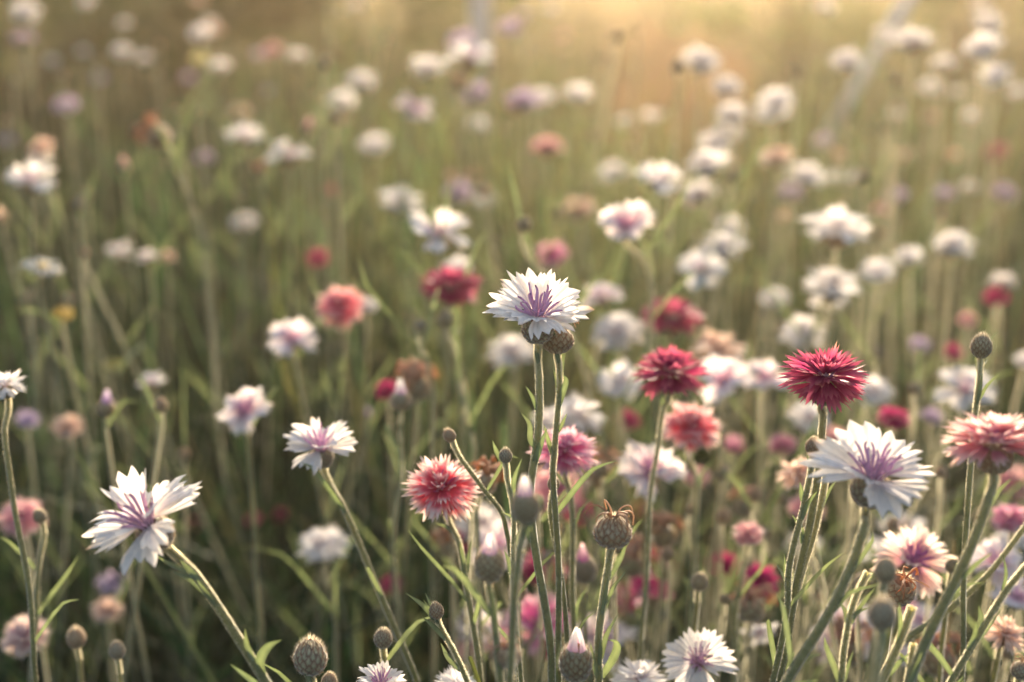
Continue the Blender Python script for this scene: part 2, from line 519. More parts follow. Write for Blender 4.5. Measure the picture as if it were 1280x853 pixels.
def plant(kind, px, py, w, label, d=0.0, ax=None, via=None, H=0, spin=None, dia=None, leaves=None, sr=.0015, group=None, tone=None, emin=None, hs=None, nf=0):
    """one plant: root Empty on the ground > stem (> leaf), calyx, florets. kind = 's:W', 'd:R', 'bud', 'tip:W', 'wilt', 'cut'"""
    COUNT[0] += 1
    rng = random.Random(COUNT[0] * 7 + 3)
    rngh = random.Random(hs if hs is not None else COUNT[0] * 31 + 5)
    shape, _, pal = kind.partition(':')
    flower = shape in ('s', 'd')
    base_dia = .044 if flower else (.0145 if shape != 'daisy' else .03)
    D = dia or base_dia
    if not d:
        d = min(9.0, max(.5, (FPX * D - 21 * FOCUS) / max(4.0, w - 21)))
        dep = .2706 + .000541 * (py - 426.5)              # no head lower than the rest of the meadow lets one see
        d = min(d, (CAM_H - .46) / max(.02, dep), 4.6 if px < 590 else 9)
    sc = None
    vis = abs(1 - FOCUS / d) * 21
    real = max(.25 * w, w - vis) * d / FPX             # what the blur leaves of the width seen
    sc = real / base_dia
    sc = min(1.6, max(.42, sc)) * (1.27 if flower and H == 0 else 1.07 if flower else 1.0)
    hp = at(px, py, d)
    ZLOG.append((round(hp.z, 2), round(d, 2), round(sc, 2), kind, px, py))
    if ax is None:
        ax = (rng.uniform(-.25, .25), rng.uniform(-.42, .0), 1)
    A = Vector(ax).normalized()
    x, y = frame_of(A)
    M = Matrix((x, y, A)).transposed().to_4x4() @ Matrix.Rotation(spin if spin is not None else rng.uniform(0, 6.28), 4, 'Z') @ Matrix.Scale(sc, 4)
    ch = (.0125 if flower else .0135) * sc
    drop = A * ch
    # centre of what is seen: for buds the middle of the egg
    if not flower:
        hp = hp + A * ch * .5
    p0 = hp - drop * .97
    vd = ((at(via[0][0], via[0][1], d) - p0).normalized() if via else Vector((0, 0, -1)))
    pts = [p0, p0 + (vd * .6 - A * .4).normalized() * (min(.010, .4 * (at(via[0][0], via[0][1], d) - p0).length) if via else .010)]
    if shape == 'cut':
        pts = [hp]
    last = pts[-1]
    for vv in (via or []):
        q = at(vv[0], vv[1], vv[2] if len(vv) > 2 else d)
        pts.append(q)
    dirv = (pts[-1] - pts[0]); dirv = dirv / max(.02, abs(dirv.z))
    lean = 0 if H else rng.gauss(0, .09)
    bx = pts[-1].x + lean + max(-.25, min(.25, dirv.x * pts[-1].z * (.45 if via else .25))) + rng.uniform(-.03, .03) * (0 if H else 1)
    by = pts[-1].y + max(-.1, min(.12, dirv.y * .08)) + rng.uniform(0, .05)
    base = Vector((bx, by, 0))
    pl = pts[-1]
    pts.append(pl.lerp(base, .5) + Vector(((pl.x - bx) * (-.12 if H else rng.uniform(-.1, .45)), 0, 0)))
    pts.append(base)
    line = catmull(pts, 8 if H else 4)
    name = NAMES[pal if flower else shape]
    root = link(name, None)
    root.empty_display_size = .02
    root.location = base
    root['label'] = label
    root['category'] = {'cut': 'flower stem', 'bud': 'flower bud', 'tip': 'flower bud', 'wilt': 'wilted flower'}.get(shape, 'flower')
    g = group or GROUPS.get(name) or (name.replace('_', ' ') + 's in the meadow')
    root['group'] = g
    loc = [p - base for p in line]
    w1, w2 = rng.uniform(0, 6), rng.uniform(0, 6)          # no stem is quite straight
    for i in range(3, len(loc) - 1):
        k = min(1, (i - 2) / 6) * (.0007 if H else .002)
        loc[i] = loc[i] + Vector((math.sin(loc[i].z * 75 + w1), math.sin(loc[i].z * 60 + w2), 0)) * k
    sf = min(1.1, max(.85, sc))
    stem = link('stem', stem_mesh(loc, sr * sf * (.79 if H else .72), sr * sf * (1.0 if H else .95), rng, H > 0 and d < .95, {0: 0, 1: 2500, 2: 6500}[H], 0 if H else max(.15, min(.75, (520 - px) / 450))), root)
    if leaves is None:
        leaves = 4 if .95 < d < 2.2 else 2 if d < 2.2 else (1 if d < 3.2 else 0)
    for k in range(leaves):
        i = int(len(loc) * rng.uniform(.28 if H < 2 else .4, .8))
        a = rng.uniform(0, 6.283); o = Vector((math.cos(a), math.sin(a) * .5, 0))
        Lf = rng.uniform(.018, .042) if d < .95 else rng.uniform(.035, .085)
        lp = [loc[i], loc[i] + o * .25 * Lf + Vector((0, 0, .35 * Lf)), loc[i] + o * .55 * Lf + Vector((0, 0, .72 * Lf)), loc[i] + o * rng.uniform(.5, 1.0) * Lf + Vector((0, 0, rng.uniform(.65, 1.05) * Lf))]
        link('leaf', leaf_mesh(lp, rng.uniform(.0016, .0026) if d < .95 else rng.uniform(.0016, .0028), rng), stem)
    if H == 2:            # tiny leaflets pressed to the upper stem
        for k in range(rng.randint(4, 7)):
            i = int(len(loc) * (.10 + .62 * rng.random()))
            t = (loc[max(0, i - 1)] - loc[i]).normalized(); x_, y_ = frame_of(t)
            a = rng.uniform(0, 6.283); o = x_ * math.cos(a) + y_ * math.sin(a)
            Lf = rng.uniform(.008, .020); q = loc[i] + o * sr * .8
            link('leaf', leaf_mesh([q, q + t * Lf * .5 + o * Lf * rng.uniform(.10, .2), q + t * Lf * rng.uniform(.8, 1) + o * Lf * rng.uniform(.15, .7)], rng.uniform(.0014, .0024), rng, n=6), stem)
    HM = Matrix.Translation(hp - base) @ M
    v = rng.randrange(4)
    tn = tone if tone is not None else rng.randrange(3)
    if flower:
        cm_ = calyx_mesh(rng, tone=tn) if H else CALYX_LO[tn]
        link('calyx', cm_, root, HM @ Matrix.Diagonal((.86, .86, .9, 1)) if shape == 's' else HM)
        if H and shape == 's' or H == 2:
            cb, cmi, ct, ci = PAL[pal]
            if shape == 'd':
                HM = HM @ Matrix.Diagonal((1, 1, .84, 1))
            for s in (single_spec(rngh, nf or rngh.choice((8, 9, 10))) if shape == 's' else double_spec(rngh)):
                if emin is not None: s['elev'] = max(s['elev'], math.radians(emin + 6 * rngh.random()))
                mb = MB(); floret(mb, rngh, cb=cb, cm=cmi, ct=ct, nu=9, t0=TIP0.get(pal, .5), per=6 if shape == 's' else 4, **s)
                link('ray_floret', mb.mesh('ray_floret', M_PETAL), root, HM)
            mb = MB(); disc(mb, rngh, ci, n=22 if shape == 's' else 12, h=.0118 if shape == 's' else .011)
            link('inner_florets', mb.mesh('inner_florets', M_STAMEN), root, HM)
        else:
            pm, mm = head_lib(shape, pal, v)
            HM = HM @ Matrix.Diagonal((1, 1, .72 if shape == 'd' else .9, 1))
            link('petals', pm, root, HM)
            link('inner_florets', mm, root, HM)
    elif shape in ('bud', 'tip', 'wilt'):
        cm_ = calyx_mesh(rng, r=.0070 if shape == 'wilt' else .0066, h=.0165 if shape == 'tip' else .0135, hi=True, open_=shape == 'tip' or pal in ('o', 'p'), tone=tn) if H else (BUD_LO[tn] if shape == 'bud' else CALYX_LO[tn])
        link('calyx', cm_, root, HM @ Matrix.Diagonal((.90, .90, 1.16, 1)) if shape == 'bud' else HM)
        if shape == 'tip':
            link('petal_tip', lib(('tip', pal), lambda: petal_tip_mesh(rng, pal)), root, HM)
        if shape == 'wilt':
            wc = {'': (.42, .26, .16), 'o': (.55, .24, .10), 'p': (.56, .32, .24), 'b': (.26, .17, .12)}[pal]
            link('wilted_florets', wilt_mesh(rng, wc, n=11, L=.0075, r=.0005) if H else lib(('wilt', pal, v), lambda: wilt_mesh(rng, wc, n=20, L=.014)), root, HM)
    return root, stem, loc, base


def extra_leaf(stem, base, pix, width, seed=1, tone=0.0):
    """a leaf on a given stem, drawn through seen points"""
    link('leaf', leaf_mesh([at(*p) - base for p in pix], width, random.Random(seed), n=12, tone=tone), stem)

# ------------------------------------------------------------------ the setting: ground, bare earth, haze, undergrowth
def structure(o, kind='structure', label=None, cat=None):
    o['kind'] = kind
    if label:
        o['label'] = label; o['category'] = cat
    return o


def sheet(name, poly, z, mat):
    me = bpy.data.meshes.new(name)
    me.from_pydata([(x, y, z) for x, y in poly], [], [tuple(range(len(poly)))])
    me.materials.append(mat)
    return link(name, me)


structure(sheet('ground', [(-70, -30), (70, -30), (70, 110), (-70, 110)], 0, M_GROUND))


def path_centre(y):
    return .115 * y + .03 * math.sin(y * .9)


def path_half(y):
    return .10 + .040 * y


pl_ = [(path_centre(y) - path_half(y) * (1 + .12 * math.sin(y * 5)), y) for y in np.linspace(4.6, 16, 40)]
pr_ = [(path_centre(y) + path_half(y) * (1 + .12 * math.sin(y * 4 + 1)), y) for y in np.linspace(16, 4.6, 40)]
structure(sheet('path', pl_ + pr_, .004, M_PATH))

# haze: the warm dusty air of the low sun
hb = bpy.data.meshes.new('haze')
x0, x1, y0, y1, z0, z1 = -75, 75, -35, 115, -1.0, 2.3
hb.from_pydata([(x, y, z) for x in (x0, x1) for y in (y0, y1) for z in (z0, z1)], [],
               [(0, 1, 3, 2), (4, 6, 7, 5), (0, 4, 5, 1), (2, 3, 7, 6), (0, 2, 6, 4), (1, 5, 7, 3)])
mh, nth = newmat('warm_haze')
ho = nth.nodes.new('ShaderNodeOutputMaterial'); pv = nth.nodes.new('ShaderNodeVolumePrincipled')
pv.inputs['Color'].default_value = (.97, .78, .54, 1)
pv.inputs['Density'].default_value = HAZE_DENSITY
pv.inputs['Anisotropy'].default_value = .70
nth.links.new(pv.outputs[0], ho.inputs['Volume'])
hb.materials.append(mh)
if HAZE_DENSITY > 0:
    structure(link('haze', hb), 'stuff', 'warm thin haze of backlit evening air over the meadow', 'haze')


def undergrowth(name, label, bands, seed):
    """stems and narrow leaves nobody could count, as one mesh. bands: (d0, d1, per m2, hmin, hmax, wmin, wmax, share of stems)"""
    rs = np.random.RandomState(seed)
    V, C, Fq = [], [], []
    off = 0
    for d0, d1, dens, h0, h1, w0, w1, stems in bands:
        hw = lambda y: .46 * y + .25
        area = (hw(d0) + hw(d1)) * (d1 - d0)
        n = int(area * dens)
        y = np.sqrt(rs.uniform(d0**2, d1**2, n)) if d0 > .5 else rs.uniform(d0, d1, n)
        x = rs.uniform(-1, 1, n) * hw(y)
        onp = np.abs(x - (.115 * y + .03 * np.sin(y * .9))) < (.10 + .040 * y) * rs.uniform(.75, 1.05, n)
        keep = ~(onp & (y > 4.6) & (y < 16)) | (rs.rand(n) < .06)
        x, y = x[keep], y[keep]; n = len(x)
        keep = (y > 1.0) | (y < .66) | (x > -.12) | (rs.rand(n) < .25)
        x, y = x[keep], y[keep]; n = len(x)
        if stems > .9:            # the tall flower stems stand thickest in the middle of the meadow
            keep = rs.rand(n) < .2 + .8 * np.exp(-((x / y + .03) / .13) ** 2)
            x, y = x[keep], y[keep]; n = len(x)
        gap = np.sin(x * 2.3 + 1.1 * np.sin(y * 1.9)) + np.sin(y * 3.7 + x * 1.9) + .5 * np.sin(x * 7 - y * 5)
        keep = (gap < .55) | (rs.rand(n) < .22)           # the meadow has open, dark pockets
        x, y = x[keep], y[keep]; n = len(x)
        h = rs.uniform(h0, h1, n)
        # patches: taller and shorter, greener and drier
        pat = np.sin(x * 3.1 + y * 1.3) * np.sin(y * 2.3 - x * 1.7) * .5 + .5
        h *= .8 + .25 * pat
        # never above the line of sight to the nearest flowers
        lim = CAM_H - y * .50 + .06
        near = y < .95
        h = np.where(near, np.minimum(h, np.maximum(.1, lim)), h)
        lane = np.abs(x - .115 * y) < (.06 + .05 * y)        # low growth in front of the bare earth
        h = np.where(lane & (y > 1.2), np.minimum(h, np.maximum(.08, CAM_H * (1 - y / 8) - .03)), h)
        shady = np.clip((-x / y - .0) / .22, 0, 1)          # leafier growth on one side, with shade put into its darker tint
        isst = rs.rand(n) < stems * (1 - .75 * shady)
        w = np.where(isst, rs.uniform(.0024, .0036, n) * np.where(y > 5, 2.2, 1), rs.uniform(w0, w1, n))
        lean = rs.normal(0, 1, n) * np.where(isst, .26, .38) * h + .02; leany = rs.normal(0, .18, n) * h
        bend = np.where(isst, rs.normal(0, .16, n), rs.normal(0, .36, n)) * h
        phi = rs.uniform(0, math.pi, n)
        K = 6
        g = np.stack([rs.uniform(.026, .052, n), rs.uniform(.044, .076, n), rs.uniform(.026, .046, n)], 1)
        g = g * (.65 + .5 * pat[:, None])
        dry = (rs.rand(n) < .08)[:, None]
        g = np.where(dry, np.stack([rs.uniform(.20, .28, n), rs.uniform(.15, .20, n), rs.uniform(.08, .11, n)], 1), g)
        st = np.stack([rs.uniform(.11, .22, n), rs.uniform(.115, .21, n), rs.uniform(.06, .11, n)], 1)
        g = np.where(isst[:, None], st * (1.5 if stems > .9 else 1.0), g)  # tall stems get a brighter tint, sunlight put into their colour
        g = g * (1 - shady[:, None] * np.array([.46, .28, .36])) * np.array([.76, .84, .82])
        # leaves start part of the way up
        zb = np.where(isst | (rs.rand(n) < .45), 0, rs.uniform(0, .55, n) * h)
        for k in range(K):
            u = k / (K - 1)
            px_ = x + lean * u + bend * u * u * np.cos(phi * 2)
            py_ = y + leany * u + bend * u * u * np.sin(phi * 2)
            pz = zb + (h - zb) * (u - np.where(isst, 0, .18) * u**3)
            ww = w * np.where(isst, 1 - .4 * u, (1 - u**2.2) * (.5 + .5 * min(1, u * 3)) + .04)
            nside = 3
            for s in range(nside):
                a = phi + s * 2 * math.pi / 3
                # flat leaf: the three points nearly in line; stem: a small triangle
                rx = np.where(isst, (s - 1) * ww * .6 * np.cos(phi) - (1 if s == 1 else 0) * ww * .4 * np.sin(phi), (s - 1) * ww * .5 * np.cos(phi) - (1 if s == 1 else 0) * ww * .18 * np.sin(phi))
                ry = np.where(isst, (s - 1) * ww * .6 * np.sin(phi) + (1 if s == 1 else 0) * ww * .4 * np.cos(phi), (s - 1) * ww * .5 * np.sin(phi) + (1 if s == 1 else 0) * ww * .18 * np.cos(phi))
                V.append(np.stack([px_ + rx, py_ + ry, pz], 1)); C.append(g)
        # index: vertex (k, s, i) -> off + (k*3+s)*n + i
        idx = np.arange(n)
        for k in range(K - 1):
            for s in range(3):
                s2 = (s + 1) % 3
                sel = idx if s < 2 else idx[:0]
                Fq.append(np.stack([off + (k * 3 + s) * n + sel, off + (k * 3 + s2) * n + sel, off + ((k + 1) * 3 + s2) * n + sel, off + ((k + 1) * 3 + s) * n + sel], 1))
        off += K * 3 * n
    V = np.concatenate(V).astype(np.float32); C = np.concatenate(C).astype(np.float32); Fq = np.concatenate(Fq).astype(np.int32)
    me = bpy.data.meshes.new(name)
    me.vertices.add(len(V)); me.vertices.foreach_set('co', V.ravel())
    me.loops.add(Fq.size); me.loops.foreach_set('vertex_index', Fq.ravel())
    me.polygons.add(len(Fq)); me.polygons.foreach_set('loop_start', np.arange(0, Fq.size, 4, dtype=np.int32))
    me.polygons.foreach_set('use_smooth', np.ones(len(Fq), dtype=bool))
    ca = me.color_attributes.new('tint', 'FLOAT_COLOR', 'POINT')
    ca.data.foreach_set('color', np.concatenate([C, np.ones((len(C), 1), np.float32)], 1).ravel())
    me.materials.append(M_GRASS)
    me.update(); me.validate()
    structure(link(name, me), 'stuff', label, 'undergrowth')


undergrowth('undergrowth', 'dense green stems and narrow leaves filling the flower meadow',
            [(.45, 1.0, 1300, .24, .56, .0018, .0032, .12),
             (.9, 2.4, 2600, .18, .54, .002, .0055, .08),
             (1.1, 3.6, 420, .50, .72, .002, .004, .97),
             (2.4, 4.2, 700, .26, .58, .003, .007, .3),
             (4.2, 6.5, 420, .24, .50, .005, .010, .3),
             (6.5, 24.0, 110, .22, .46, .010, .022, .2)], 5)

# a grey stake and a leaning pole far behind the flowers
b = at(600, 30, 6.0)
post = link('wooden_post', None); post.location = (b.x, b.y, 0)
post['label'] = 'upright pale grey post standing far behind the white flowers'; post['category'] = 'post'


def box(mb, cx, cy, z0, z1, w0, w1, col=(1, 1, 1), bev=.2):
    ring = [(-1, -1 + bev), (-1 + bev, -1), (1 - bev, -1), (1, -1 + bev), (1, 1 - bev), (1 - bev, 1), (-1 + bev, 1), (-1, 1 - bev)]
    mb.grid([[Vector((cx + a * w, cy + c * w, z)) for a, c in ring] for z, w in ((z0, w0), (z1, w1))], [[col] * 8] * 2, close=True)
    top = [Vector((cx + a * w1, cy + c * w1, z1)) for a, c in ring]
    mb.fan(top, Vector((cx, cy, z1 + w1 * .35)), col, col)


mb = MB(); box(mb, 0, 0, -.1, 1.25, .042, .040); link('shaft', mb.mesh('shaft', M_POST, False), post)
mb = MB(); box(mb, 0, 0, 1.252, 1.29, .05, .05); link('cap', mb.mesh('cap', M_POST, False), post)
b = at(1046, 150, 5.6)
pole = link('leaning_pole', None); pole.location = (b.x, b.y, 0)
pole['label'] = 'leaning grey pole stuck slantwise in the far meadow'; pole['category'] = 'pole'
e = at(1150, -25, 5.9) - Vector((b.x, b.y, 0)); s_ = Vector((b.x, b.y, b.z)) - Vector((b.x, b.y, 0))
f0 = s_ - (e - s_) * (s_.z / max(.01, (e - s_).z))
mb = MB(); tube(mb, catmull([f0, s_, e, e + (e - s_) * .4], 3), [.022] * 10, [(1, 1, 1)] * 10, sides=12); link('shaft', mb.mesh('shaft', M_POLE), pole)
q = s_.lerp(e, .72)
mb = MB(); tube(mb, [q - (e - s_).normalized() * .03, q + (e - s_).normalized() * .03], [.03] * 2, [(1, 1, 1)] * 2, sides=12); link('collar', mb.mesh('collar', M_POLE), pole)



# dark leafy shrubs behind the flowers on the shaded side
def shrub(x, y, h, w, label, seed, n=2600, tone=1.0):
    rs = np.random.RandomState(seed); rng = random.Random(seed)
    root = link('leafy_shrub', None); root.location = (x, y, 0)
    root['label'] = label; root['category'] = 'shrub'; root['group'] = 'dark shrubs behind the flowers'
    cl = [(rs.normal(0, w * .42), rs.normal(0, w * .32), h * rs.uniform(.28, .86), rs.uniform(.16, .30) * w) for _ in range(16)]
    for cx, cy, cz, r in cl[:7]:
        mb = MB(); p = catmull([Vector((cx * .1, cy * .1, 0)), Vector((cx * .35, cy * .35, cz * .5)), Vector((cx, cy, cz))], 4)
        tube(mb, p, [.022 - .015 * i / (len(p) - 1) for i in range(len(p))], [(.10, .075, .05)] * len(p), sides=6)
        link('stem', mb.mesh('stem', M_GRASS), root)
    V, C, Fq = [], [], []
    for i in range(n):
        cx, cy, cz, r = cl[i % 16]
        d = rs.normal(0, 1, 3); d /= np.linalg.norm(d); c = np.array([cx, cy, cz]) + d * r * rs.uniform(.35, 1.12) * np.array([1, 1, .9])
        if c[2] < .06: continue
        a = rs.normal(0, 1, 3); a /= np.linalg.norm(a); b_ = np.cross(a, d + .01); b_ /= np.linalg.norm(b_)
        L, W = rs.uniform(.05, .09), rs.uniform(.02, .035)
        k = len(V)
        V.extend([c - a * L / 2, c + b_ * W / 2 + d * .006, c + a * L / 2, c - b_ * W / 2 + d * .006])
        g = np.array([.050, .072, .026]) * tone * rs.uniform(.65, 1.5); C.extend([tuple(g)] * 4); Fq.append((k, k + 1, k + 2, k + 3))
    mb = MB(); mb.v = [Vector(v) for v in V]; mb.c = C; mb.f = Fq
    link('crown', mb.mesh('crown', M_LEAF, False), root)


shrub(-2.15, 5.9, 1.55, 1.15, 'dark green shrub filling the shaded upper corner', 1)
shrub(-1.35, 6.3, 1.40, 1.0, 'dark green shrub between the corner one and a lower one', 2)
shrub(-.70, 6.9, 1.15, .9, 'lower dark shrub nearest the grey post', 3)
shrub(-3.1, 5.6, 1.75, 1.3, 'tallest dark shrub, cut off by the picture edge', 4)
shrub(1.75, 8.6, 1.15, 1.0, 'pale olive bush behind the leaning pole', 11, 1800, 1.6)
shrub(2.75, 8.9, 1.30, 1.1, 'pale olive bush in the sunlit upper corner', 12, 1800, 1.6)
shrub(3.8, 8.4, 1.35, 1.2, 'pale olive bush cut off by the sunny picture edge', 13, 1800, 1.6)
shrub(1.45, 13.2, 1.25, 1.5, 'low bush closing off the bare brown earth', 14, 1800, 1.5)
# ------------------------------------------------------------------ the flowers near the plane of focus
P_ = plant
r, st, lc, ba = P_('s:W', 672, 397, 132, 'crisp white cornflower with purple heart and pointed toothed petals, sharpest in the meadow', d=.62, ax=(-.03, -.42, 1), via=[(674, 470), (671, 540), (664, 620), (690, 853)], H=2, leaves=0, sr=.0014, spin=.2, emin=0, nf=12, hs=36)
extra_leaf(st, ba, [(669, 560, .62), (662, 548, .617), (661, 530, .615), (652, 517, .613)], .003, 2)
extra_leaf(st, ba, [(668, 580, .62), (674, 560, .617), (684, 535, .615)], .003, 3)
r, st, lc, ba = P_('wilt', 697, 424, 38, 'closed brown calyx tucked under the crisp white cornflower', d=.632, ax=(.02, .1, 1), via=[(698, 480), (695, 560), (693, 590), (700, 853)], H=2, leaves=0, sr=.0013)
extra_leaf(st, ba, [(698, 510, .632), (704, 490, .63), (708, 475, .63), (703, 468, .63)], .003, 4)
r, st, lc, ba = P_('d:R', 1031, 473, 112, 'deep red double cornflower in focus on a straight stem above a toothed white one', d=.62, ax=(0, -.16, 1), via=[(1031, 520), (1024, 580), (1013, 640), (998, 720), (985, 800), (960, 900)], H=2, leaves=0, sr=.0016)
P_('bud', 1017, 556, 22, 'small spiky bud leaning close beside the red cornflower stem', d=.61, ax=(.05, -.1, 1), via=[(1012, 590), (1003, 640), (988, 710), (984, 760), (955, 900)], H=2, leaves=1, sr=.0014, tone=1)
P_('s:W', 1091, 598, 158, 'large white cornflower with ragged petals and pink heart below the deep red one', d=.555, ax=(.02, -.42, 1), via=[(1078, 660), (1062, 710), (1035, 770), (985, 850), (940, 930)], H=2, leaves=2, sr=.0016, spin=1.1, hs=12, emin=-6)
r, st, lc, ba = P_('s:W', 184, 655, 152, 'large white cornflower with pink heart tilted over on a slanting stem', d=.56, ax=(-.42, -.42, .9), via=[(243, 720), (285, 780), (330, 845), (380, 920)], H=2, leaves=0, sr=.0016, spin=.5)
extra_leaf(st, ba, [(330, 845, .56), (326, 825, .557), (336, 808, .555), (352, 800, .553)], .004, 7)
P_('s:W', 401, 562, 98, 'white cornflower with small purple heart on a long sloping stem amid dark green', d=.72, ax=(-.05, -.32, 1), via=[(425, 630), (452, 690), (480, 750), (520, 853)], H=1, leaves=2, sr=.0016, hs=21, emin=2)
P_('d:C', 553, 612, 98, 'coral pink cornflower with pale fringed tips and one petal hanging down', d=.68, ax=(-.05, -.45, 1), via=[(575, 680), (585, 740), (600, 853)], H=2, leaves=2, sr=.0014)
P_('d:P', 706, 564, 90, 'pink cornflower with white fringed tips behind two thin stems', d=.72, ax=(0, -.28, 1), via=[(712, 620), (716, 700), (720, 853)], H=2, leaves=2)
P_('wilt:b', 766, 664, 45, 'round brown seed head with a few curled dry threads, in focus on a bowed stem', d=.60, ax=(.02, -.1, 1), via=[(763, 700), (753, 750), (746, 800), (748, 860)], H=2, leaves=0, sr=.0014, tone=1)
r, st = bpy.data.objects['wilted_cornflower.001'], None
st = [c for c in r.children if c.name.startswith('stem')][0]
extra_leaf(st, r.location, [(752, 846, .60), (768, 820, .597), (771, 803, .595), (757, 799, .594)], .0035, 9)
P_('bud', 632, 568, 18, 'tiny green bud on a thin stem right of the coral pink cornflower', d=.62, ax=(0, 0, 1), via=[(633, 600), (640, 640), (642, 700), (650, 853)], H=2, leaves=1, sr=.0011)
P_('bud', 692, 603, 14, 'smallest bud just under the fringed pink cornflower', d=.64, ax=(0, 0, 1), via=[(690, 640), (700, 720), (712, 853)], H=1, leaves=2, sr=.0012)
P_('bud', 561, 543, 18, 'tiny bud bent over on a curved stem above the coral pink cornflower', d=.66, ax=(-.5, -.1, 1), via=[(577, 572), (605, 610), (630, 650), (650, 853)], H=1, leaves=2, sr=.0012)
P_('tip:W', 657, 632, 40, 'large soft-focus bud with white tip in front of the stems', d=.50, ax=(-.02, -.05, 1), via=[(650, 690), (640, 760), (636, 860)], H=1, leaves=1, sr=.0016, dia=.013)
P_('tip:W', 612, 704, 40, 'bud with pinkish white furled tip near the coral pink cornflower stem', d=.53, ax=(.02, -.1, 1), via=[(618, 760), (624, 860)], H=1, leaves=2, sr=.0015, dia=.013)
P_('tip:W', 720, 826, 42, 'plump pale-rimmed bud with white point low beside the bowed stem', d=.58, ax=(.02, -.1, 1), H=2, leaves=0, sr=.0016, tone=0)
P_('bud', 545, 762, 20, 'small olive bud on a bent leafy stem under the coral pink cornflower', d=.62, ax=(-.15, 0, 1), via=[(552, 785), (566, 812), (580, 845), (600, 900)], H=2, leaves=0, sr=.0012, tone=1)
P_('bud', 479, 796, 26, 'green egg-shaped bud low in the dark gap between stems', d=.66, H=1, leaves=1)
P_('wilt:p', 635, 820, 34, 'pale peach spent head leaning in soft focus at the picture bottom', d=.53, ax=(-.2, -.1, 1), H=1, leaves=2)
P_('bud', 388, 818, 46, 'fat rounded bud with pinkish top and pale scale rim', d=.60, ax=(.05, -.1, 1), via=[(392, 853), (395, 890)], H=2, leaves=2, tone=2, dia=.0155)
P_('bud', 412, 850, 22, 'little pinkish bud peeping up beside the fat rounded one', d=.60, H=1, leaves=1)
P_('bud', 146, 811, 25, 'small pinkish green bud, one of a pair under the tilted white cornflower', d=.72, ax=(0, 0, 1), H=1, leaves=1)
P_('bud', 95, 795, 29, 'rounder grey green bud of the pair under the tilted white cornflower', d=.76, ax=(0, 0, 1), H=1, leaves=1)
P_('bud', 1227, 430, 30, 'round bud with glowing rim high on a thin stem over the salmon pink cornflower', d=.66, ax=(0, 0, 1), via=[(1224, 480), (1219, 530), (1208, 640), (1200, 853)], H=2, leaves=0, sr=.0014, tone=0)
P_('d:K', 1242, 553, 130, 'big salmon pink cornflower cut by the picture edge, its brown calyx showing', d=.54, ax=(-.05, .18, 1), via=[(1234, 620), (1205, 700), (1170, 780), (1135, 860), (1110, 910)], H=2, leaves=1, sr=.0019)
P_('bud', 1107, 711, 34, 'soft-focus round bud standing right above a larger blurred one', d=.505, ax=(0, 0, 1), via=[(1104, 760), (1085, 853)], H=1, leaves=1, tone=0)
P_('bud', 1103, 764, 46, 'largest blurred round bud close to the lens', d=.46, ax=(0, 0, 1), via=[(1098, 820), (1090, 870)], H=1, leaves=1, tone=2, dia=.0150)
P_('wilt:o', 1122, 738, 40, 'crumpled orange brown head behind the blurred round buds', d=.64, ax=(.2, -.4, 1), H=1, leaves=1)
P_('cut', 1141, 765, 14, 'thick green stem snapped off short among the slanting stems', d=.57, via=[(1122, 810), (1100, 860), (1080, 910)], H=2, leaves=0, sr=.0019)
P_('cut', 1085, 722, 12, 'forked leafy green shoot without a flower beside the snapped stem', d=.58, via=[(1063, 760), (1053, 810), (1049, 870)], H=2, leaves=3, sr=.0014)
P_('cut', 1300, 690, 12, 'long bare stem slanting in from the picture edge at the lower corner', d=.58, via=[(1262, 735), (1225, 790), (1185, 855), (1150, 920)], H=2, leaves=3, sr=.0015)
P_('cut', 1300, 640, 12, 'blurred slanting stem crossing behind the salmon cornflower stem', d=.68, via=[(1240, 710), (1180, 765), (1120, 810), (1060, 900)], H=1, leaves=2, sr=.0017)
P_('cut', 1033, 600, 10, 'hairy stem rising close against the red cornflower stem', d=.63, via=[(1020, 660), (1000, 720), (985, 780), (960, 900)], H=2, leaves=1, sr=.0017)
P_('cut', 1140, 812, 8, 'short leafy shoot between the snapped stem and the corner', d=.57, via=[(1136, 840), (1130, 880)], H=1, leaves=3, sr=.0012)
P_('wilt:b', 1277, 838, 26, 'dark knobbly seed head at the very corner of the picture', d=.58, H=1, leaves=1)
P_('d:O', 1256, 793, 60, 'shaggy fading peach cornflower near the lower corner', d=.70, ax=(.1, -.5, 1), H=1, leaves=1)
P_('s:F', 1140, 702, 105, 'faded cornflower, half white half orange with purple heart, behind the buds', d=.74, ax=(.15, -.65, 1), H=1, leaves=2)
P_('d:O', 1000, 592, 56, 'cream peach cornflower half hidden behind the red cornflower stem', d=.78, ax=(-.5, -.2, 1), H=0, leaves=1)
P_('d:K', 935, 668, 50, 'small coral pink cornflower standing above the magenta pair', d=.80, ax=(0, -.15, 1), via=[(928, 720), (922, 760), (915, 853)], H=1, leaves=1)
P_('d:M', 950, 726, 50, 'bright magenta cornflower under the small coral pink one', d=.92, ax=(.1, -.4, 1))
P_('d:M', 905, 706, 46, 'dim purplish magenta cornflower half hidden beside a bright magenta one', d=1.05)
P_('wilt:p', 938, 762, 42, 'withered pale brown head below the bright magenta cornflower', d=.86)
P_('s:W', 949, 788, 36, 'hanging white petals beneath the withered pale brown head', d=.88, ax=(.2, -.9, -.5))
P_('bud', 875, 726, 26, 'upright grey green bud near the dim magenta cornflower', d=.74, H=1)
P_('bud', 907, 748, 20, 'small bud with brown point under the dim magenta cornflower', d=.80)
P_('bud', 865, 636, 22, 'pale green bud below the fringed red and white cornflower', d=.88)
P_('bud', 903, 590, 26, 'blurred bud on a pale stem beside the fringed red and white cornflower', d=.95)
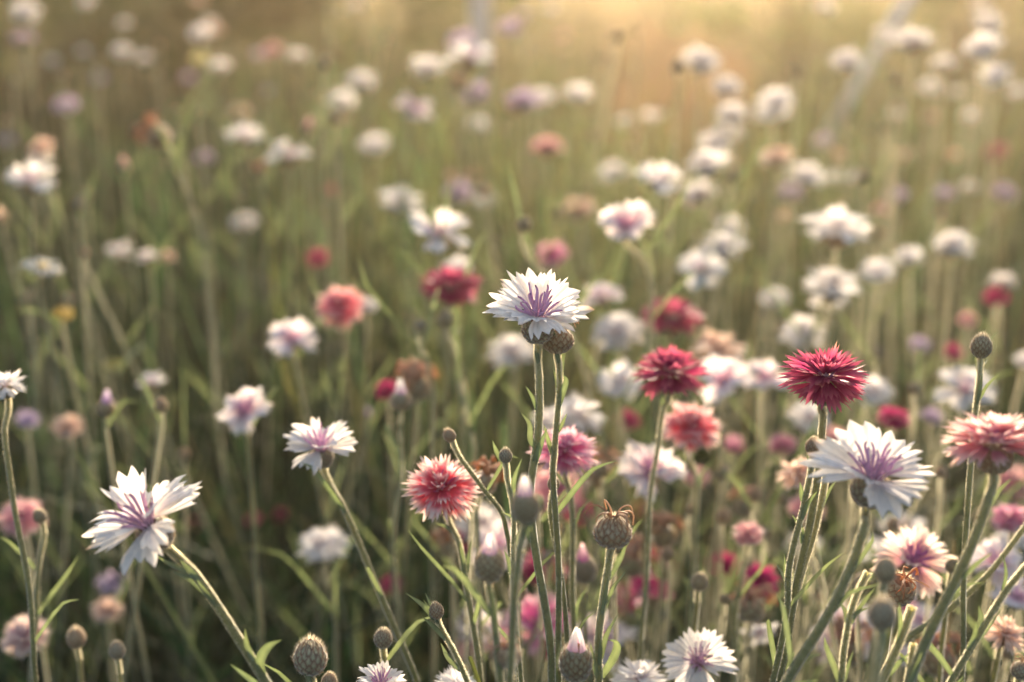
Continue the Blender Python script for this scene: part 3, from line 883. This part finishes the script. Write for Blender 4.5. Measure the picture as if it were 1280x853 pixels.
P_('s:W', 873, 828, 92, 'white cornflower with magenta heart facing up low at the picture bottom', d=.70, ax=(0, -.75, 1), H=1, leaves=1)
P_('d:W', 800, 850, 66, 'cream white flower top cut off by the bottom edge near the seed head', d=.70, leaves=1)
P_('s:W', 476, 856, 66, 'white petal tips just rising over the bottom edge under the green buds', d=.63, ax=(0, -.2, 1), H=1, leaves=1)
P_('d:W', 570, 858, 44, 'pale petal fringe at the bottom edge beside the blurred peach head', d=.66, leaves=1)
P_('d:W', 6, 482, 58, 'white cornflower cut off by the picture edge above a thin green stem', d=.70, ax=(-.1, -.2, 1), via=[(5, 540), (15, 620), (35, 720), (45, 853)], H=1, leaves=2)
P_('tip:P', 730, 710, 34, 'bud opening with a magenta purple tip under the fringed pink cornflower', d=.80, H=1, leaves=2, tone=2, dia=.0135)
P_('wilt:p', 830, 672, 38, 'dull brown closed head behind the round seed head', d=.90, via=[(826, 720), (815, 853)], H=0)
P_('wilt:p', 788, 706, 44, 'withered pinkish head close behind the seed head stem', d=.98)

# ------------------------------------------------------------------ flowers a little behind the plane of focus
P_('d:R', 838, 466, 94, 'crimson double cornflower with orange-lit tips, second sharpest of the reds', d=.76, ax=(0, -.12, 1), via=[(828, 510), (822, 570), (812, 640), (800, 853)], H=2, leaves=1, sr=.0012)
P_('d:C', 864, 535, 86, 'cornflower of red florets fringed with cream, below the crimson one', d=.86, ax=(.1, -.4, 1), via=[(872, 600), (866, 700), (860, 853)], H=2, leaves=1)
P_('s:V', 812, 590, 88, 'white cornflower with rosy heart left of the red and cream one', d=.86, ax=(0, -.6, 1), H=1)
P_('d:W', 722, 519, 70, 'full white cornflower directly behind the fringed pink one', d=.95, ax=(.1, -.1, 1))
P_('d:W', 682, 525, 44, 'dim white flower half hidden by the thin stem of the crisp white one', d=1.1)
P_('d:W', 775, 476, 62, 'blurred white cornflower touching the crimson double one', d=1.05)
P_('s:V', 905, 476, 68, 'white cornflower with purple heart behind the crimson double one', d=1.0, ax=(-.2, -.6, 1))
P_('d:O', 898, 437, 70, 'pale peach dome of a flower over a white cornflower with purple heart', d=1.1, ax=(0, -.15, 1))
P_('s:V', 955, 474, 60, 'soft white cornflower between peach dome and deep red one', d=1.05, ax=(0, -.5, 1))
P_('d:R', 840, 396, 78, 'bright red blurred cornflower above the crimson double one', d=1.1, ax=(.1, -.1, 1))
P_('d:R', 562, 358, 76, 'dark red cornflower with glowing edge left of the crisp white one', d=1.0, ax=(.08, -.15, 1), via=[(565, 420), (575, 480), (585, 560)])
P_('bud', 558, 397, 28, 'bud right under the dark red cornflower', d=.95, via=[(566, 440), (580, 500), (590, 560)])
P_('bud', 526, 406, 24, 'bud just left of the one under the dark red cornflower', d=.95, via=[(530, 440), (540, 500), (545, 600)])
P_('d:W', 572, 334, 46, 'white flower peeping up behind the dark red cornflower', d=1.3)
P_('d:C', 426, 384, 66, 'rosy red and pink cornflower beside a plain white one', d=1.1, ax=(-.1, -.45, 1))
P_('s:V', 365, 424, 62, 'white cornflower with pale pink heart left of the rosy red one', d=1.05, ax=(0, -.6, 1))
P_('d:W', 458, 382, 30, 'small white flower peeping from behind the rosy red one', d=1.2)
P_('s:V', 306, 514, 76, 'white cornflower with pink heart and separate petals on the dark green side', d=.90, ax=(0, -.6, 1), H=1)
P_('s:W', 190, 478, 42, 'dim white cornflower low between green stems on the shaded side', d=1.2)
P_('tip:L', 133, 512, 30, 'pale lavender-tipped bud beside a brown round bud', d=.92, dia=.013)
P_('bud', 201, 505, 25, 'brown round bud on a pale stem under the dim white cornflower', d=.90, ax=(0, 0, 1))
P_('d:O', 85, 533, 48, 'faded greyish flower deep in shade near the cut-off white one', d=1.15)
P_('d:L', 35, 524, 34, 'small lavender grey flower beside the cut-off white cornflower', d=1.2)
P_('bud', 230, 566, 24, 'greenish bud in shade over the tilted white cornflower', d=1.1)
P_('d:K', 28, 648, 62, 'vivid coral and pink cornflower behind a green stem in the shade', d=.95, ax=(0, -.3, 1), leaves=2)
P_('bud', 49, 644, 22, 'grey green bud in front of the vivid coral cornflower', d=.76, via=[(50, 700), (46, 760), (40, 853)], H=1, leaves=2)
P_('d:W', 404, 681, 66, 'rounded white cornflower low among dark stems under the purple-hearted one', d=.98, ax=(0, -.25, 1), via=[(412, 730), (418, 800)])
P_('d:R', 244, 654, 24, 'tiny dark red flower behind the tilted white cornflower', d=1.7)
P_('d:M', 318, 650, 26, 'small magenta flower in shade, one of two together', d=1.6)
P_('d:R', 349, 644, 23, 'small dull red flower beside the magenta one in shade', d=1.7)
P_('d:F', 32, 795, 60, 'wilting pink head with drooping white petals in the lower corner', d=.86, ax=(-.1, -.4, 1), leaves=2)
P_('d:O', 134, 762, 46, 'ragged cream flower seen under the tilted white cornflower', d=1.1)
P_('d:L', 140, 728, 42, 'dusky pinkish flower just over the ragged cream one', d=1.2)
P_('d:M', 680, 805, 46, 'blurred violet pink flower deep between the lower stems', d=1.05)
P_('s:V', 620, 684, 72, 'white cornflower with violet heart blurred behind two white-tipped buds', d=.95, ax=(0, -.5, 1))
P_('wilt:o', 562, 686, 34, 'small orange brown head below the coral pink cornflower', d=.95)
P_('wilt:o', 604, 606, 36, 'orange brown calyx tucked behind the coral pink cornflower', d=.76, ax=(.3, 0, 1))
P_('d:M', 490, 732, 26, 'dusky maroon bud-like flower among the dark lower stems', d=1.2)
P_('bud', 478, 762, 24, 'dusky bud under the maroon one', d=1.2)
P_('tip:W', 501, 502, 32, 'plump pale bud with white tip right of a dark red flower', d=.86, ax=(0, 0, 1), via=[(500, 560), (496, 620), (495, 700)], dia=.0135)
P_('d:M', 484, 488, 34, 'dark magenta flower peeping out behind the plump pale bud', d=1.1)
P_('wilt:p', 520, 486, 44, 'tan wilted head beside the plump pale bud', d=1.0)
P_('tip:L', 460, 522, 22, 'single lilac speck of a bud on the dark green side', d=1.3)
P_('d:W', 640, 440, 66, 'blurred white flower behind the thin stems of the crisp white one', d=1.25)
P_('d:W', 772, 414, 70, 'blurred white cornflower left of the bright red one', d=1.15)
P_('s:V', 752, 372, 56, 'pinkish white flower touching the edge of the crisp white one', d=1.2)
P_('d:P', 690, 318, 50, 'blurred rose pink flower above the crisp white cornflower', d=1.45)
P_('s:V', 782, 283, 80, 'white cornflower with bright pink heart and glowing petals, high on its stem', d=1.0, ax=(0, -.75, 1), via=[(810, 330), (813, 400), (815, 480)], H=1)
P_('s:W', 548, 293, 80, 'broad white cornflower above the dark red one', d=1.05, ax=(0, -.3, 1), via=[(550, 330), (555, 420)])
P_('bud', 655, 279, 28, 'round bud with dark centre on an arching stem', d=1.0, via=[(655, 310), (665, 335), (690, 350), (720, 420)])
P_('d:W', 1040, 355, 76, 'bright white cornflower with a second bloom below it', d=1.15, ax=(0, -.1, 1))
P_('d:W', 1033, 379, 48, 'small white bloom right beneath the bright white cornflower', d=1.2)
P_('d:W', 1047, 284, 82, 'domed white cornflower high above the bright white one', d=1.15, ax=(0, -.1, 1))
P_('d:W', 1192, 305, 62, 'domed white cornflower apart from the others on the sunny side', d=1.35, ax=(0, -.15, 1))
P_('d:W', 1097, 338, 54, 'bluish white cornflower beside the bright white one', d=1.4)
P_('d:W', 1137, 320, 48, 'cream white cornflower just behind the bluish white one', d=1.5)
P_('s:W', 876, 338, 64, 'white cornflower with open petals, lower of the pair over the red ones', d=1.3, ax=(0, -.5, 1))
P_('d:W', 904, 307, 64, 'white cornflower, upper of the pair over the red ones', d=1.35)
P_('d:W', 1004, 415, 62, 'blurred white cornflower above the deep red double one', d=1.2)
P_('d:W', 968, 372, 46, 'dim white flower between the red and the bright white ones', d=1.6)
P_('d:W', 1090, 488, 56, 'blurred white flower directly behind the deep red double one', d=1.15)
P_('d:W', 1255, 351, 44, 'white flower over a dull magenta one near the edge', d=1.5)
P_('d:M', 1245, 371, 40, 'dull magenta flower under a white one near the edge', d=1.5)
P_('s:W', 1208, 488, 76, 'white cornflower behind the thin stem of the glowing-rimmed bud', d=1.0, ax=(0, -.35, 1))
P_('d:W', 1282, 450, 36, 'white flower half outside the frame near the glowing-rimmed bud', d=1.2)
P_('d:M', 1116, 523, 46, 'vivid magenta cornflower seen above the ragged white one', d=1.0, ax=(0, -.1, 1))
P_('bud', 1144, 484, 25, 'brownish blurred bud over the vivid magenta cornflower', d=1.0, ax=(0, 0, 1))
P_('bud', 1098, 440, 26, 'blurred bud peeping over the deep red cornflower', d=1.2)
P_('d:P', 978, 556, 44, 'blurred pink flower below and left of the deep red one', d=1.1)
P_('d:W', 1012, 522, 58, 'blurred white flower behind the deep red cornflower stem', d=1.05)
P_('s:W', 1130, 660, 60, 'bluish white flower in shade behind the slanting hairy stems', d=1.1)
P_('s:V', 1056, 782, 68, 'white flower with violet heart low behind the forked shoot', d=.95, ax=(0, -.5, 1))
P_('s:V', 1150, 780, 56, 'white flower in shade behind the snapped stem', d=.98)
P_('d:P', 1262, 648, 52, 'pink and white flower below the salmon pink cornflower', d=.85)
P_('d:W', 1270, 668, 50, 'white flower under the pink and white one at the edge', d=.9)
P_('s:V', 1245, 704, 66, 'soft white cornflower behind the long slanting stems', d=.82, ax=(0, -.5, 1))
P_('s:V', 1272, 748, 58, 'white flower with pink heart at the edge above the peach wilted head', d=.80, ax=(0, -.5, 1))
P_('bud', 1191, 706, 22, 'grey bud beside the thick salmon cornflower stem', d=.70, H=1)
P_('wilt:p', 1175, 830, 46, 'brown wilted head low behind the slanting stems', d=.80)
P_('wilt:p', 1060, 815, 46, 'pale brown spent head below the white flower with violet heart', d=.86)
P_('d:K', 1045, 545, 36, 'pink blur behind the ragged white cornflower', d=1.2)
P_('d:K', 1008, 636, 50, 'dusty pink blurred flower behind the hairy stems', d=1.0)
P_('wilt:p', 930, 636, 34, 'tan spent flower over the small coral pink one', d=1.0)
P_('d:M', 722, 640, 38, 'deep magenta flower sunk behind the fringed pink one', d=1.0, ax=(.1, -.8, .8))
P_('wilt:o', 752, 596, 44, 'brownish red spent head between pink and white cornflowers', d=1.05)
P_('d:M', 785, 525, 36, 'rose blur over the rosy-hearted white cornflower', d=1.3)
P_('d:K', 870, 596, 40, 'dull pink blur below the red and cream cornflower', d=1.2)
P_('d:P', 915, 556, 40, 'pale pink blurred flower right of the red and cream one', d=1.2)
P_('d:R', 795, 640, 30, 'dark red blur deep under the rosy-hearted white cornflower', d=1.3)

# ------------------------------------------------------------------ the blurred flowers of the upper half
daisy_spots = [(53, 333)]
P_('s:W', 150, 316, 46, 'white cornflower right of the daisy on the shaded side')
P_('s:W', 184, 322, 34, 'small white flower next to an orange one on the shaded side', d=1.5)
P_('d:O', 208, 321, 32, 'small orange flower next to a white one on the shaded side', d=1.5)
P_('bud', 105, 314, 24, 'brown bud above the daisy', d=1.2)
P_('d:R', 398, 323, 36, 'dull red ball of a flower over the rosy red cornflower', d=1.5, ax=(0, -.7, 1))
P_('s:W', 38, 226, 66, 'largest blurred white cornflower by the dark shaded edge', d=1.25, ax=(0, -.2, 1))
P_('d:O', 52, 184, 42, 'peach and grey flower stacked over the white one by the dark edge', d=1.5)
P_('d:W', 50, 200, 42, 'bluish white flower squeezed between the peach one and the large white one', d=1.5)
P_('d:W', 152, 64, 42, 'cream flower, nearer half of a twin pair high on the shaded side')
P_('d:W', 180, 72, 36, 'cream flower, smaller half of a twin pair high on the shaded side')
P_('yellow', 250, 72, 28, 'pale yellow blurred flower high on the shaded side', d=3.0, dia=.034) if False else None
P_('d:L', 235, 97, 34, 'dim lavender flower under the pale yellow one')
P_('d:K', 340, 62, 42, 'pink flower glowing high on the shaded side')
P_('d:L', 322, 68, 32, 'grey lilac flower touching the glowing pink one')
P_('d:L', 30, 48, 44, 'dim lavender flower in the upper dark corner')
P_('d:W', 65, 76, 34, 'greenish white blur under the dim lavender flower')
P_('d:W', 103, 64, 32, 'pale greenish blur beside the cream twin pair')
P_('d:B', 8, 176, 36, 'dim blue cornflower at the shaded edge')
P_('d:L', 83, 131, 46, 'dusky violet cornflower on the dark shaded side')
P_('d:B', 125, 98, 36, 'dim purple blue cornflower beside the dusky violet one')
P_('d:B', 335, 114, 32, 'dim indigo cornflower under the glowing pink one')
P_('wilt:o', 199, 173, 42, 'peach brown head bent sideways on a slanting pale stem', d=1.25, ax=(-.8, 0, .7), via=[(215, 200), (232, 245), (255, 300)], dia=.024)
P_('bud', 220, 138, 24, 'round brown bud, the dimmer of two side by side', d=1.5, ax=(0, 0, 1))
P_('bud', 248, 138, 25, 'round cream bud, the brighter of two side by side', d=1.45, ax=(0, 0, 1))
P_('d:O', 300, 141, 42, 'orange flower directly over a white one')
P_('s:W', 305, 170, 56, 'white cornflower directly under an orange one', ax=(0, -.2, 1))
P_('d:L', 256, 197, 40, 'lavender white flower left of the one under the orange flower')
P_('s:W', 360, 195, 62, 'white cornflower with warm glowing end, alone above the reds', ax=(0, -.2, 1))
P_('tip:K', 155, 211, 28, 'pink ball bud on the shaded side', d=1.5, dia=.017)
P_('bud', 99, 254, 27, 'brown bud below the large white cornflower by the dark edge', d=1.2)
P_('d:W', 305, 277, 48, 'white cornflower low under the bent peach head')
P_('wilt:p', 325, 214, 26, 'tan bud under the white cornflower with warm end', d=1.5, dia=.015)
P_('tip:K', 385, 163, 28, 'dusty pink bud right of the white cornflower with warm end', d=1.6, dia=.017)
P_('bud', 395, 120, 23, 'olive bud on a tall pale stem', d=1.6, ax=(0, 0, 1))
P_('bud', 410, 10, 24, 'cream bud near the top edge', d=2.0, ax=(0, 0, 1))
P_('d:K', 426, 150, 32, 'faint salmon flower left of the pinkish white one')
P_('d:R', 412, 237, 26, 'small red bud-like flower over the rosy red cornflower', d=2.2)
P_('tip:O', 2, 275, 28, 'peach blur at the shaded edge', d=1.4, dia=.017)
P_('d:W', 452, 101, 52, 'white cornflower, leftmost of the high row', ax=(0, -.2, 1))
P_('d:W', 535, 83, 56, 'white cornflower, smaller one of the two touching in the high row', ax=(0, -.1, 1))
P_('s:W', 589, 72, 70, 'white cornflower, larger one of the two touching in the high row', d=1.45, ax=(0, -.2, 1))
P_('s:V', 515, 137, 58, 'white cornflower with pink underside below the touching pair')
P_('d:W', 468, 180, 52, 'white cornflower with bluish side under the pink-bottomed one')
P_('d:W', 598, 155, 44, 'small white cornflower under the touching pair')
P_('d:W', 722, 116, 52, 'white cornflower beside the bare brown earth')
P_('d:K', 684, 183, 54, 'salmon white flower under the one by the bare earth')
P_('s:W', 818, 146, 42, 'cream flower against the bare brown earth')
P_('d:W', 782, 152, 40, 'faint white flower left of the cream one on the bare earth')
P_('d:W', 502, 252, 64, 'lavender white cornflower above the broad white one')
P_('d:L', 575, 240, 50, 'pale lilac flower of a loose cluster above the broad white one')
P_('d:W', 605, 250, 42, 'white flower of the loose cluster above the broad white one')
P_('d:K', 565, 220, 30, 'small pink bloom topping the loose white cluster', d=2.5)
P_('d:W', 768, 215, 50, 'white cornflower next to the broad glowing one above the pink-hearted one')
P_('s:W', 822, 225, 64, 'broad glowing white cornflower above the pink-hearted one', d=1.3)
P_('d:O', 722, 262, 56, 'cream peach flower left of the pink-hearted white one')
P_('d:K', 705, 45, 32, 'salmon bloom near the top edge')
P_('d:O', 706, 60, 28, 'peach bloom under the salmon one near the top edge')
P_('d:L', 655, 18, 34, 'lilac bloom near the grey post')
P_('d:W', 445, 6, 36, 'bright white bloom at the top edge')
P_('d:W', 428, 12, 26, 'small bright bloom beside another at the top edge')
P_('wilt:p', 575, 110, 30, 'pink tan bud hanging under the touching pair', d=1.8, dia=.016)
P_('bud', 480, 48, 24, 'olive bud over the leftmost of the high row', d=2.0)
P_('wilt:o', 640, 140, 30, 'orange brown head right of the small white one', d=2.0, dia=.018)
P_('d:R', 592, 218, 28, 'small red bloom above the loose white cluster')
P_('d:W', 964, 139, 54, 'white cornflower highest on the sunny side beside bare earth')
P_('d:W', 909, 164, 50, 'white cornflower lower left of the highest sunny one')
P_('d:W', 884, 203, 66, 'broad white cornflower under the bare brown earth')
P_('d:O', 912, 203, 34, 'peach bloom joined to the broad white one under bare earth')
P_('d:W', 970, 199, 48, 'white cornflower under the highest sunny one')
P_('d:L', 988, 240, 46, 'lavender white cornflower on the sunny side')
P_('d:O', 1047, 195, 40, 'peach white bloom topping a sunny white pair')
P_('d:W', 1046, 222, 44, 'white bloom of a sunny pair, the one under the peach bloom')
P_('d:W', 1072, 222, 40, 'white bloom of a sunny pair, the one away from the peach bloom')
P_('d:L', 1180, 242, 42, 'greyish blue bloom on the sunny side')
P_('d:W', 1212, 233, 36, 'cream disc of a bloom over the apart domed white one')
P_('d:O', 1196, 195, 38, 'peach disc of a bloom next to a red one')
P_('d:R', 1247, 190, 44, 'red bloom near the edge on the sunny side')
P_('d:W', 1212, 145, 42, 'cream white bloom over the peach disc')
P_('d:W', 1243, 94, 54, 'white bloom highest near the sunny corner')
P_('d:W', 1272, 115, 40, 'white bloom at the edge beside the highest corner one')
P_('d:W', 1163, 108, 42, 'pale bloom by the leaning pole, the upper one')
P_('d:W', 1196, 115, 34, 'pale bloom between the corner ones and the leaning pole')
P_('d:O', 1164, 146, 38, 'pale peach bloom under the upper one by the pole')
P_('d:W', 1120, 141, 34, 'small pale disc by the foot of the leaning pole')
P_('d:O', 1128, 195, 44, 'faint cream bloom between sunny pair and peach disc')
P_('d:L', 1030, 176, 42, 'faint bluish bloom over the sunny pair')
P_('d:L', 872, 246, 46, 'faint bluish bloom under the broad white one')
P_('d:W', 912, 284, 50, 'white bloom over the pair above the red ones')
P_('d:O', 982, 270, 34, 'small peach bloom under the lavender white one')
P_('d:K', 1100, 262, 34, 'dull rosy bloom right of the domed white one')
P_('d:L', 1255, 240, 44, 'faint lilac bloom under the red one near the edge')
P_('d:L', 1120, 245, 42, 'faint grey bloom over the cream white one')
P_('d:L', 1150, 430, 34, 'faint pinkish violet bloom in the dark above the magenta one')
P_('d:M', 1190, 440, 30, 'faint maroon bloom in the dark left of the glowing-rimmed bud')
P_('d:L', 1165, 520, 34, 'dim violet bloom right of the vivid magenta one')
P_('d:K', 1210, 400, 30, 'dim rose bloom over the glowing-rimmed bud')

# a daisy and a yellow flower in the shade
def daisy(px, py, d, label, sc, axis, petals, centre, name, cat, group, n=13, L=.013):
    rng = random.Random(px)
    hp = at(px, py, d); A = Vector(axis).normalized(); x, y = frame_of(A)
    base = Vector((hp.x + .04, hp.y + .05, 0))
    root = link(name, None); root.location = base
    root['label'] = label; root['category'] = cat; root['group'] = group
    line = catmull([hp - base, hp - base - A * .02, (hp - base) * .5, Vector((0, 0, 0))], 5)
    st = link('stem', stem_mesh(line, .0011, .0016, rng, False, 0), root)
    for k in range(2):
        q = line[4 + 4 * k]; o = Vector((rng.uniform(-1, 1), rng.uniform(-1, 1), 0)).normalized()
        link('leaf', leaf_mesh([q, q + o * .012 + Vector((0, 0, .012)), q + o * .03 + Vector((0, 0, .02)), q + o * .04 + Vector((0, 0, .018))], .004, rng), st)
    HM = Matrix.Translation(hp - base) @ Matrix((x, y, A)).transposed().to_4x4() @ Matrix.Scale(sc, 4)
    mb = MB()
    for k in range(n):
        floret(mb, rng, az=6.283 * k / n, elev=rng.uniform(-.1, .15), L=L, W=.005, lobes=2, cut=.06, A=.8, cup=.25, curl=-.1, r0=.003, z0=0, cb=petals, cm=petals, ct=petals, nu=4, per=4)
    link('petals', mb.mesh('petals', M_PETAL), root, HM)
    mb = MB()
    P, C = [], []
    for i in range(6):
        a = math.pi / 2 * i / 5; rr = .0042 * math.cos(a) + .00005; zz = .0028 * math.sin(a)
        P.append([Vector((rr * math.cos(t * .5236), rr * math.sin(t * .5236), zz)) for t in range(12)]); C.append([centre] * 12)
    mb.grid(P, C, close=True)
    link('flower_centre', mb.mesh('flower_centre', M_STAMEN), root, HM)


daisy(53, 333, 1.12, 'white daisy with yellow centre seen edge-on in the shade', 1.05, (.28, -.15, 1), (.84, .83, .80), (.62, .38, .04), 'daisy', 'flower', 'daisies in the meadow')
daisy(80, 391, 1.15, 'small bright yellow flower under the daisy', .75, (.3, -.5, 1), (.70, .48, .12), (.60, .36, .05), 'yellow_flower', 'flower', 'yellow flowers in the meadow', L=.009)
daisy(250, 72, 2.6, 'pale yellow blurred flower high on the shaded side', 1.2, (0, -.7, 1), (.62, .58, .28), (.55, .40, .08), 'yellow_flower', 'flower', 'yellow flowers in the meadow')
daisy(142, 455, 1.2, 'dull yellow green flower below the small bright yellow one', .5, (0, -.6, 1), (.45, .42, .14), (.45, .36, .08), 'yellow_flower', 'flower', 'yellow flowers in the meadow')

# ------------------------------------------------------------------ more of the same farther off, told apart by nothing
rng = random.Random(4)


def far(n, kinds, xr, yr, wr, label_of, group):
    for _ in range(n):
        pal = rng.choice(kinds); py = rng.uniform(*yr)
        px = rng.uniform(*xr)
        if 735 < px < 965 and py < 90 + 40 * math.sin(px / 50):          # nothing grows on the bare earth
            continue
        h = rng.uniform(.60, .76)
        dep = (.2706 + .000541 * (py - 426.5))
        d = min(4.8 if px < 590 else 11.0, max(1.7, (CAM_H - h) / max(.012, dep)))
        v_ = 21 * (1 - FOCUS / d)
        P_('d:' + pal, px, py, FPX * rng.uniform(.036, .046) / d + v_, label_of[pal], d=d, leaves=0, group=group[pal])


grp = {k: 'far ' + NAMES[k].replace('_', ' ') + 's told apart by nothing' for k in 'WVRCPKMOLBF'}
lab1 = {'W': 'tiny pale white cornflower blurred in the farthest rows', 'O': 'tiny peach cornflower blurred in the farthest rows', 'L': 'tiny lavender cornflower blurred in the farthest rows',
        'K': 'tiny salmon cornflower blurred in the farthest rows', 'B': 'tiny blue cornflower blurred in the farthest rows'}
far(15, 'WWWOL', (650, 1280), (-5, 150), None, lab1, grp)
far(8, 'WWWWWO', (820, 1280), (40, 270), None, lab1, grp)
far(13, 'WWWWLO', (0, 640), (-5, 130), None, lab1, grp)
for _ in range(80):
    px, py = rng.uniform(0, 1280), rng.uniform(30, 420)
    d = rng.uniform(1.3, 2.6)
    hz = at(px, py, d).z
    if not .42 < hz < .74:
        continue
    P_('bud', px, py, FPX * .013 / d + 21 * (1 - FOCUS / d), 'slender stem with a plain closed bud, lost in the blur between the flowers', d=d, leaves=2, group='plain buds lost in the blur', ax=(rng.uniform(-.15, .15), 0, 1))
dim = {'W': 'dim white cornflower deep among the crowded lower stems', 'P': 'dim pink cornflower deep among the crowded lower stems',
       'K': 'dim salmon cornflower deep among the crowded lower stems', 'M': 'dim magenta cornflower deep among the crowded lower stems'}
for k in range(20):
    px, py = rng.uniform(580, 1280), rng.uniform(590, 840)
    d = rng.uniform(.92, 1.3)
    pal = 'WPKWM'[k % 5]
    P_('d:' + pal if k % 2 else 's:' + ('V' if pal == 'W' else pal), px, py, FPX * rng.uniform(.030, .040) / d + 21 * (1 - FOCUS / d), dim[pal], d=d, leaves=2, group='dim ' + NAMES[pal].replace('_', ' ') + 's among the lower stems')
for _ in range(34):
    px, py = rng.uniform(560, 1290), rng.uniform(570, 830)
    d = rng.uniform(.74, 1.05)
    P_('bud', px, py, FPX * rng.uniform(.007, .011) / d + 21 * (1 - FOCUS / d), 'thin leafy shoot with a tiny closed bud among the crowded lower stems', d=d, leaves=3, sr=.0012, group='thin shoots among the crowded lower stems', ax=(rng.uniform(-.3, .3), 0, 1))
